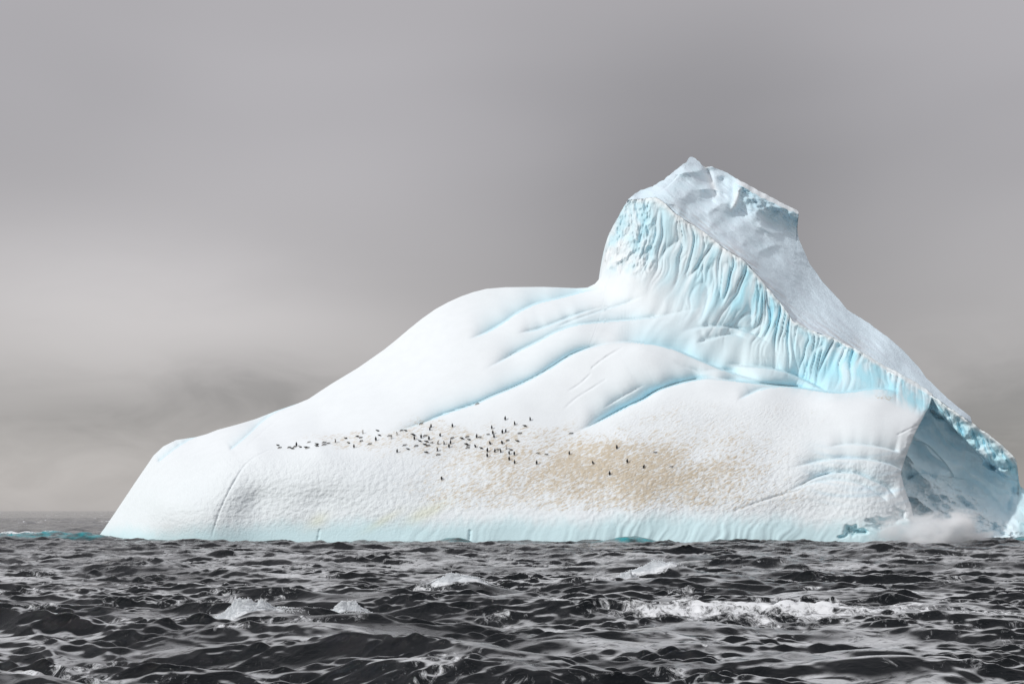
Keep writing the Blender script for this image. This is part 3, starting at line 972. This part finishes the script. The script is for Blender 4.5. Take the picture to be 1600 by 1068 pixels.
def build_C():
    nu, nv = 300, 240
    cols = np.concatenate([np.linspace(1385, 1580, 200), np.linspace(1581, 1600, 46), np.linspace(1602, 1730, 54)])
    V = np.linspace(0, 1, nv)
    px = np.repeat(cols[None], nv, 0)
    top = top_C(cols) + 1.6 * perlin(cols / 6, cols * 0, 111)
    py = 878 + (top[None] - 878) * V[:, None]
    Y = tps(BODY_C, px, py, 0.4)
    lo = BAND_C(px) + 2.5 * perlin(px / 8, px * 0, 181)
    band = ss(lo - py, -1.2, 1.2) * (px < 1589)
    Y = Y - 4.0 * band * ss(px, 1440, 1470)
    t = np.clip(py - top_C(px), 0, None)
    wv = px + 0.25 * t + 5 * perlin(px / 20, py / 20, 182)
    zig = np.clip(1 - 3.2 * np.abs(perlin((wv + 0.5 * t) / 26.0, t / 120, 183)), 0, 1) + 0.8 * np.clip(1 - 3.4 * np.abs(perlin((wv - 0.7 * t) / 22.0, t / 120, 187)), 0, 1) + 0.5 * perlin(px / 10, t / 16, 188)
    Y = Y + band * (1.15 * zig * ss(t, 2, 12) + 0.35 * fbm(px / 14, py / 11, 3, 185))
    # conchoidal hollows and rubble on the shaded face
    face = 1 - band
    Y = Y + face * (0.7 * fbm((px + 0.3 * py) / 60, (py - 0.5 * px) / 40, 4, 190) + 3.2 * np.abs(fbm((px + 0.2 * py) / 75, (py - 0.6 * px) / 48, 3, 193, 0.4)))
    q, _ = fold(px, py, [(1410, 700), (1440, 690), (1470, 715), (1490, 745), (1478, 758)], 2.0, 14, .3, 8, .2, .2)
    Y = Y - face * 0.6 * q
    q, _ = fold(px, py, [(1415, 752), (1432, 742), (1450, 741), (1462, 750)], 2.6, 10, .3, 8, .2, .2)
    Y = Y + face * q
    q, _ = fold(px, py, [(1452, 640), (1462, 652), (1476, 655)], 2.0, 9, .3, 6, .1, .1)
    Y = Y + face * q
    rub = ss(py, 735, 775) * (1 - ss(px - 0.9 * (py - 760), 1500, 1540)) * face
    rr = np.abs(fbm((px + 0.4 * py) / 36, (py - 0.2 * px) / 24, 4, 191))
    Y = Y + rub * 2.6 * rr
    q, g = groove(px, py, [(1583, 758), (1582, 772), (1576, 785), (1574, 800)], 1.3, 4.0)
    Y = Y + q
    q, _ = groove(px, py, [(1535, 722), (1548, 728), (1556, 735)], 1.5, 4.0)
    Y = Y + q
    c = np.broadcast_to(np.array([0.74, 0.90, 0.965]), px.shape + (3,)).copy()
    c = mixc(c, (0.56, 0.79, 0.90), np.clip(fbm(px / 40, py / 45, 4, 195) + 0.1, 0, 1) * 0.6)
    c = mixc(c, (0.56, 0.85, 0.94), band * np.clip(0.65 + fbm(wv / 18, t / 30, 3, 196), 0, 1))
    c = mixc(c, (0.86, 0.88, 0.885), band * np.exp(-((t - 2) / 8) ** 2) * 0.8)
    c = mixc(c, (0.82, 0.91, 0.95), rub * 0.6)
    c = mixc(c, (0.62, 0.82, 0.88), ss(px, 1585, 1596) * 0.8)
    P = to_world(px, py, Y)
    back = []
    for q in np.linspace(0, 1, 15)[1:]:
        row = P[-1].copy()
        row[:, 1] += (26 + 20 * ss(cols, 1500, 1600)) * (1 - np.exp(-2 * q)) * ss(cols, 1420, 1500) + 0.4
        row[:, 2] -= (row[:, 2] + 4) * q ** 1.8
        back.append(row)
    P = np.concatenate([P, np.array(back)], 0)
    def ext(A):
        return np.concatenate([A, np.repeat(A[-1:], len(back), 0)], 0)
    c = ext(c)
    cls = ext((band > 0.5).astype(int))
    nr, nc = P.shape[:2]
    Vt = P.reshape(-1, 3) - BERG_OFF
    F = grid_faces(nr, nc)
    N = vert_normals(Vt, F)
    z = np.zeros((nr * nc, 3))
    z[:, 1] = 0.12
    at = {'Col': c.reshape(-1, 3), 'Mask': z}
    fc = cls.reshape(-1)[F[:, 0]]
    link('broken_face', sub_mesh('broken_face', Vt, F, fc == 0, at, N), ICE, berg, label='shaded steel blue broken ice face at the right end')
    link('crest_edge', sub_mesh('crest_edge', Vt, F, fc == 1, at, N), ICE, berg, label='bright blue cracked edge of the crest above the broken face')


build_C()

# ------------------------------------------------------------------ whitecaps (parts of the sea)
def sea_height_patch(x, y):
    """look up the displaced sea near a place"""
    r = np.searchsorted(SEA_Y[:, 0], y.ravel())
    r = np.clip(r, 1, SEA_Y.shape[0] - 2)
    pxq = x.ravel() / y.ravel() * FOC + 800
    cidx = np.clip(np.searchsorted(SEA_PX[0], pxq), 1, SEA_PX.shape[1] - 2)
    return SEA_V[r, cidx, 2].reshape(x.shape)


def drops(name, C, size, parent, seed, mat, **kw):
    """a scatter of tiny water drops as one mesh"""
    r = np.random.default_rng(seed)
    n = len(C)
    tet = np.array([(1, 1, 1), (1, -1, -1), (-1, 1, -1), (-1, -1, 1)], float) * 0.62
    tf = np.array([(0, 1, 2), (0, 3, 1), (0, 2, 3), (1, 3, 2)])
    q = r.normal(size=(n, 4, 3)) * 0.25 + tet[None]
    V = (C[:, None] + q * size[:, None, None]).reshape(-1, 3)
    F = (tf[None] + (np.arange(n) * 4)[:, None, None]).reshape(-1, 3)
    return link(name, make_mesh(name, V, F, {'Tint': np.ones((len(V), 3))}), mat, parent, kind='stuff', **kw)


def whitecap(px, py, wid, dep, high, seed, label, lean=0.0, slant=0.0):
    yc = rowdist(py)
    xc = (px - 800) / FOC * yc
    nu, nv = 130, 60
    u, v = np.meshgrid(np.linspace(-1, 1, nu), np.linspace(-1, 1, nv))
    x = xc + u * wid
    y = yc + v * dep + lean * u * wid

    def crest(u, v):
        b = np.exp(-np.abs(u + 0.1) ** 2.2 * 2.2) * np.exp(-(v / 0.6) ** 2)
        a = np.clip(0.8 + slant * u, 0.15, 1.3)
        lump = 0.50 + 0.65 * np.clip(fbm(u * 2.8, v * 1.4, 3, seed) + 0.15, -0.4, 1) + 0.18 * np.abs(fbm(u * 8, v * 5, 3, seed + 3, 0.6))
        return np.clip(b * a, 0, 1), lump
    body, lump = crest(u, v)
    zs = sea_height_patch(x, y)
    z = zs - 0.10 - 0.35 * (1 - np.clip(body * 3, 0, 1)) + high * body * lump
    y = y - 0.08 * high * body
    x = x + 0.15 * high * body * fbm(u * 8, v * 6, 3, seed + 7)
    edge = np.clip(body * 2.0, 0, 1)
    V = np.stack([x, y, z], -1).reshape(-1, 3)
    me = make_mesh('whitecap', V, grid_faces(nv, nu), {'Tint': np.stack([edge.ravel()] * 3, -1)})
    o = link('whitecap', me, FOAM, sea, label=label)
    r = np.random.default_rng(seed)
    n = 11000
    du, dv = r.normal(-0.08, 0.42, n), r.normal(0, 0.36, n)
    b, l = crest(du, dv)
    keep = r.random(n) < b + 0.10
    du, dv, b, l = du[keep], dv[keep], b[keep], l[keep]
    n = len(du)
    cx, cy = xc + du * wid, yc + dv * dep + lean * du * wid - 0.08 * high * b
    plume = np.clip(0.5 + 1.2 * fbm(du * 4.5, dv * 2, 3, seed + 11), 0, 1.2)
    cz = sea_height_patch(cx, cy) + high * b * l + high * b * plume * r.exponential(0.075, n)
    drops('spray_drops', np.stack([cx, cy, cz], -1), 0.011 + 0.024 * r.random(n) ** 2.5, o, seed, FOAM)


whitecap(397, 979, 2.5, 0.9, 0.60, 201, 'bright breaking white crest at the left of the sea', 0.2, -0.35)
whitecap(551, 962, 1.8, 0.9, 0.50, 211, 'small white breaking crest right of the brightest one', 0.1, -0.2)
whitecap(722, 929, 2.8, 1.1, 0.62, 221, 'low white breaking crest in the middle of the sea', 0.2, 0.3)
whitecap(1022, 905, 3.6, 1.2, 0.62, 231, 'long curling white crest farthest right', 0.2, -0.25)
whitecap(984, 912, 1.2, 1.0, 0.6, 241, 'white water spilling down the left end of the long curling crest', 0.1, 0.2)

# ------------------------------------------------------------------ surf thrown up at the foot of the broken face
def surf_cloud():
    m, t, out = new_mat('surf_spray')
    pos = t.node('ShaderNodeTexCoord').outputs['Object']
    sk = t.node('ShaderNodeMapping', ins={0: pos})
    sk.inputs['Rotation'].default_value = (0, R(35), 0)
    sk.inputs['Scale'].default_value = (0.7, 1.0, 1.2)
    n = t.noise(sk.outputs[0], 0.30, 6.0, 0.62, 0.5)
    ln = t.node('ShaderNodeVectorMath', operation='MULTIPLY', ins={0: pos, 1: (1 / 11.0, 1 / 3.4, 1 / 6.6)})
    rr = t.node('ShaderNodeVectorMath', operation='LENGTH', ins={0: ln.outputs[0]}).outputs['Value']
    d = t.math('ADD', t.math('SUBTRACT', 1.0, rr), t.math('MULTIPLY_ADD', n, 2.4, -1.2))
    d = t.smooth(d, 0.08, 0.90, 0.0, 2.2)
    v = t.node('ShaderNodeVolumePrincipled', ins={'Color': (0.98, 0.992, 1.0, 1), 'Density': d, 'Anisotropy': 0.0})
    t.l.new(v.outputs[0], out.inputs['Volume'])
    import bmesh
    bm = bmesh.new()
    bmesh.ops.create_icosphere(bm, subdivisions=3, radius=1.0)
    for q in bm.verts:
        q.co.x *= 12.5
        q.co.y *= 4.2
        q.co.z *= 8.0
    me = bpy.data.meshes.new('surf_spray')
    bm.to_mesh(me)
    bm.free()
    o = link('surf_spray', me, m, kind='stuff', label='white cloud of surf spray thrown up below the broken ice face', cat='spray')
    Y = 193.5
    o.location = ((1455 - 800) / FOC * Y, Y, 0.2)


surf_cloud()

# ------------------------------------------------------------------ penguins
def plain(name, col, rough=0.6):
    m, t, out = new_mat(name)
    pos = t.node('ShaderNodeTexCoord').outputs['Object']
    n = t.noise(pos, 30.0, 3.0)
    c = t.mix(n, tuple(q * 0.8 for q in col) + (1,), tuple(min(1, q * 1.15) for q in col) + (1,))
    p = t.node('ShaderNodeBsdfPrincipled', ins={'Base Color': c, 'Roughness': rough, 'Specular IOR Level': 0.25})
    t.l.new(p.outputs[0], out.inputs[0])
    return m


BLACK = plain('penguin_black_plumage', (0.012, 0.012, 0.015))
BELLY = plain('penguin_white_plumage', (0.72, 0.71, 0.68))
PINK = plain('penguin_feet_and_bill', (0.30, 0.14, 0.09))


def penguin_mesh(name, pose):
    """one continuous body of stacked rings along a bent spine, plus flippers, feet, tail and bill"""
    if pose == 'upright':
        spine = [(0.02, 0.03), (0.0, 0.08), (-0.01, 0.18), (0.0, 0.30), (0.01, 0.40), (0.015, 0.48), (0.015, 0.535), (0.02, 0.58), (0.035, 0.63), (0.035, 0.675), (0.03, 0.70)]
        fl = -0.02
    elif pose == 'stooped':
        spine = [(-0.06, 0.03), (-0.07, 0.08), (-0.06, 0.17), (-0.02, 0.28), (0.05, 0.37), (0.10, 0.43), (0.14, 0.475), (0.18, 0.51), (0.22, 0.54), (0.25, 0.565), (0.265, 0.58)]
        fl = 0.02
    else:
        spine = [(-0.33, 0.07), (-0.29, 0.085), (-0.20, 0.11), (-0.08, 0.125), (0.03, 0.135), (0.12, 0.15), (0.18, 0.175), (0.225, 0.205), (0.27, 0.235), (0.31, 0.255), (0.335, 0.26)]
        fl = 0.0
    rad = [0.05, 0.105, 0.145, 0.155, 0.145, 0.12, 0.085, 0.07, 0.068, 0.052, 0.015]
    nseg = 10
    V, F, M = [], [], []
    S = np.array(spine)
    T = np.gradient(S, axis=0)
    T /= np.linalg.norm(T, axis=1)[:, None]
    for (x, z), (tx, tz), r in zip(S, T, rad):
        for k in range(nseg):
            a = 2 * math.pi * k / nseg
            f, sd = math.cos(a) * r, math.sin(a) * r
            # front axis is the tangent turned towards the belly
            V.append((x + f * tz, sd, z - f * tx))
    n = len(spine)
    for i in range(n - 1):
        for k in range(nseg):
            k2 = (k + 1) % nseg
            F.append((i * nseg + k, i * nseg + k2, (i + 1) * nseg + k2, (i + 1) * nseg + k))
            a = (k + 0.5) / nseg * 2 * math.pi
            M.append(1 if (math.cos(a) > 0.25 and i < 6) else 0)
    F.append(tuple(range(nseg))[::-1]); M.append(0)
    F.append(tuple((n - 1) * nseg + k for k in range(nseg))); M.append(0)

    def box(c, ax, sz, mat, taper=0.5):
        c = Vector(c); X, Yv, Z = [Vector(q).normalized() for q in ax]
        b = len(V)
        for sgn, w in ((-1, 1.0), (1, taper)):
            for p, q in ((-1, -1), (1, -1), (1, 1), (-1, 1)):
                V.append(tuple(c + Z * sgn * sz[2] + X * p * sz[0] * w + Yv * q * sz[1] * w))
        for f in ((0, 3, 2, 1), (4, 5, 6, 7), (0, 1, 5, 4), (1, 2, 6, 5), (2, 3, 7, 6), (3, 0, 4, 7)):
            F.append(tuple(b + q for q in f)); M.append(mat)
    sh = S[5]
    hd = S[9]
    t9 = Vector((T[9][0], 0, T[9][1]))
    for s in (-1, 1):
        down = -Vector((T[4][0], 0, T[4][1])) + Vector((0, s * 0.16, 0))
        side = Vector((0, s, 0))
        fwd = down.cross(side)
        mid = Vector((sh[0] + fl, s * 0.125, sh[1])) + down.normalized() * 0.13
        box(mid, (fwd, fwd.cross(down), down), (0.035, 0.010, 0.14), 0, 0.45)
        if pose != 'lying':
            box((S[0][0] + 0.06, s * 0.055, 0.012), ((0, 1, 0), (0, 0, 1), (1, 0, 0)), (0.026, 0.012, 0.045), 2, 1.2)
        else:
            box((-0.36, s * 0.05, 0.03), ((0, 1, 0), (0, 0, 1), (-1, 0, 0)), (0.026, 0.012, 0.05), 2, 1.2)
    tail = -Vector((T[1][0], 0, T[1][1])) + Vector((-0.6 if pose != 'lying' else 0, 0, 0))
    box(Vector((S[0][0] - 0.05, 0, S[0][1] + 0.02)) + tail.normalized() * 0.05, ((0, 1, 0), tail.cross(Vector((0, 1, 0))), tail), (0.035, 0.012, 0.045), 0, 0.4)
    bill = Vector((1, 0, 0.05))
    box(Vector((hd[0] + (0.075 if pose != 'lying' else 0.05), 0, hd[1] - 0.02)), ((0, 1, 0), (0, 0, 1), bill), (0.016, 0.014, 0.045), 2, 0.2)
    me = bpy.data.meshes.new(name)
    me.from_pydata(V, [], F)
    for m in (BLACK, BELLY, PINK):
        me.materials.append(m)
    me.polygons.foreach_set('material_index', M)
    me.polygons.foreach_set('use_smooth', [True] * len(M))
    me.update()
    return me


PM = {'S': [penguin_mesh('penguin_upright', 'upright'), penguin_mesh('penguin_stooped', 'stooped')], 'L': [penguin_mesh('penguin_lying', 'lying')]}
BIRDS = """434 694.8 L;437.5 698.5 L;452.5 698 L;456.5 699.8 L;463.2 693 S;461.8 696.8 L;469 697.3 L;478 698 L;481 698.8 L;482.8 690 L;495 693 L;
494.8 695.7 L;507 690.5 L;506.8 694 L;513.5 691.7 L;523.8 687.8 S;540 683.8 L;544.3 691 L;553 696 S;558.5 681 L;564.3 682.7 L;565 688 L;567 674 S;
577.8 692.8 L;589.7 672 L;592.8 679 L;587.2 685 S;609 680 L;611.5 682 T;620 676 T;628 671.5 L;633.3 671.8 L;643.5 677.5 L;646.2 678.7 L;647.3 683.3 S;
620.5 703.5 S;632.5 694.7 L;637 700.5 L;658 681 S;664.8 680 L;670.2 683.7 S;655.5 688 L;666 689 L;663.5 693.5 L;669.8 695 L;674.2 691 L;650.7 695.7 L;
658.5 661.2 L;673.5 664.5 S;671.7 668.7 S;687.7 678.3 S;706.8 663.7 S;707 683.5 L;684.5 690.7 S;693.5 691 S;704 690 S;701.5 695.7 S;683 701.2 S;666 705.7 L;
685 709.5 L;690 746 T;721.5 684 L;730.5 681.7 L;732.5 686 L;744.8 680.3 S;749.5 682.7 L;728 692.8 L;732.2 695 L;731.3 698.7 L;742.5 695.5 T;751.5 699 L;
762.3 678 L;770 674.8 S;771.8 680.3 S;768.3 666.5 S;789.3 652.7 S;828.3 653.5 S;804 660.5 S;819.7 664.5 L;784.8 673.5 S;790.3 671.8 S;812.5 676 L;
765.5 690.8 T;784.3 690 T;793.7 687 L;808 688 L;761.5 702.5 S;761.2 710.3 S;773.2 703 S;777.8 701.7 L;782 703.5 S;790.8 698 S;797.8 701.7 L;795.5 706.3 S;
803.5 707.5 S;795.5 715.5 S;804 720.8 S;840 707.3 L;853.5 709.3 L;838.5 721.8 S;889.5 706.7 S;892.5 676.3 L;926.3 721.5 T;963.7 697.7 S;980 719.5 S;952.5 738.8 S;
1023.3 706.2 L;1048.7 728.7 L;1005.8 728 T;746 630 L"""
birds = []
for q in BIRDS.replace('\n', '').split(';'):
    a, b, k = q.split()
    birds.append((float(a), float(b), k))
birds.sort()
ONES = ['', 'first', 'second', 'third', 'fourth', 'fifth', 'sixth', 'seventh', 'eighth', 'ninth', 'tenth', 'eleventh', 'twelfth', 'thirteenth', 'fourteenth',
        'fifteenth', 'sixteenth', 'seventeenth', 'eighteenth', 'nineteenth']
TENS = {2: ('twenty', 'twentieth'), 3: ('thirty', 'thirtieth'), 4: ('forty', 'fortieth'), 5: ('fifty', 'fiftieth'), 6: ('sixty', 'sixtieth'), 7: ('seventy', 'seventieth'),
        8: ('eighty', 'eightieth'), 9: ('ninety', 'ninetieth')}


def ordinal(n):
    if n >= 100:
        return 'hundredth' if n == 100 else 'hundred-and-' + ordinal(n - 100)
    if n < 20:
        return ONES[n]
    t, o = divmod(n, 10)
    return TENS[t][1] if o == 0 else TENS[t][0] + '-' + ONES[o]


bx = np.array([b[0] for b in birds])
by = np.array([b[1] + (3.1 if b[2] != 'L' else 1.3) for b in birds])
Yb = ice_A(bx, by)[0]
PB = to_world(bx, by, Yb)
rnd = random.Random(3)
nth = 0
for i, (px, py, k) in enumerate(birds):
    nth = i + 1
    pose = {'S': 'upright', 'T': 'stooping', 'L': 'prone'}[k]
    if px < 516:
        where = 'in the file on the snow ledge'
    elif px < 600:
        where = 'strung out along the ledge'
    elif px < 655:
        where = 'below the low end of the blue crease'
    elif px < 832:
        where = 'in the main huddle'
    else:
        where = 'scattered on the brown stained slope'
    if k == 'L' and abs(px - 746) < 1:
        where = 'alone high up in the blue crease'
    elif abs(px - 658.5) < .1:
        where = 'lying inside the blue crease'
    elif abs(px - 892.5) < .1:
        where = 'at the low tip of the second crease'
    elif abs(px - 690) < .1:
        where = 'alone well below the huddle'
    me = PM['L'][0] if k == 'L' else PM['S'][1 if k == 'T' else 0]
    o = link('penguin', me, None, label='%s penguin %s, %s penguin from the left' % (pose, where, ordinal(nth)), cat='penguin',
             group='penguins resting on the iceberg')
    o.location = PB[i] + np.array([0, -0.05, -0.02])
    sc = rnd.uniform(1.0, 1.16)
    o.scale = (sc, sc, sc)
    if k == 'L':
        o.rotation_euler = (R(-22), R(rnd.uniform(-12, 4)), R(rnd.choice([0, 180]) + rnd.uniform(-35, 35)))
    else:
        o.rotation_euler = (0, 0, R(rnd.choice([rnd.uniform(30, 150), rnd.uniform(30, 150), rnd.uniform(30, 150), rnd.uniform(-180, 180)])))

scene.cycles.transparent_max_bounces = 16
scene.cycles.max_bounces = 16
scene.cycles.diffuse_bounces = 6
scene.cycles.volume_bounces = 14
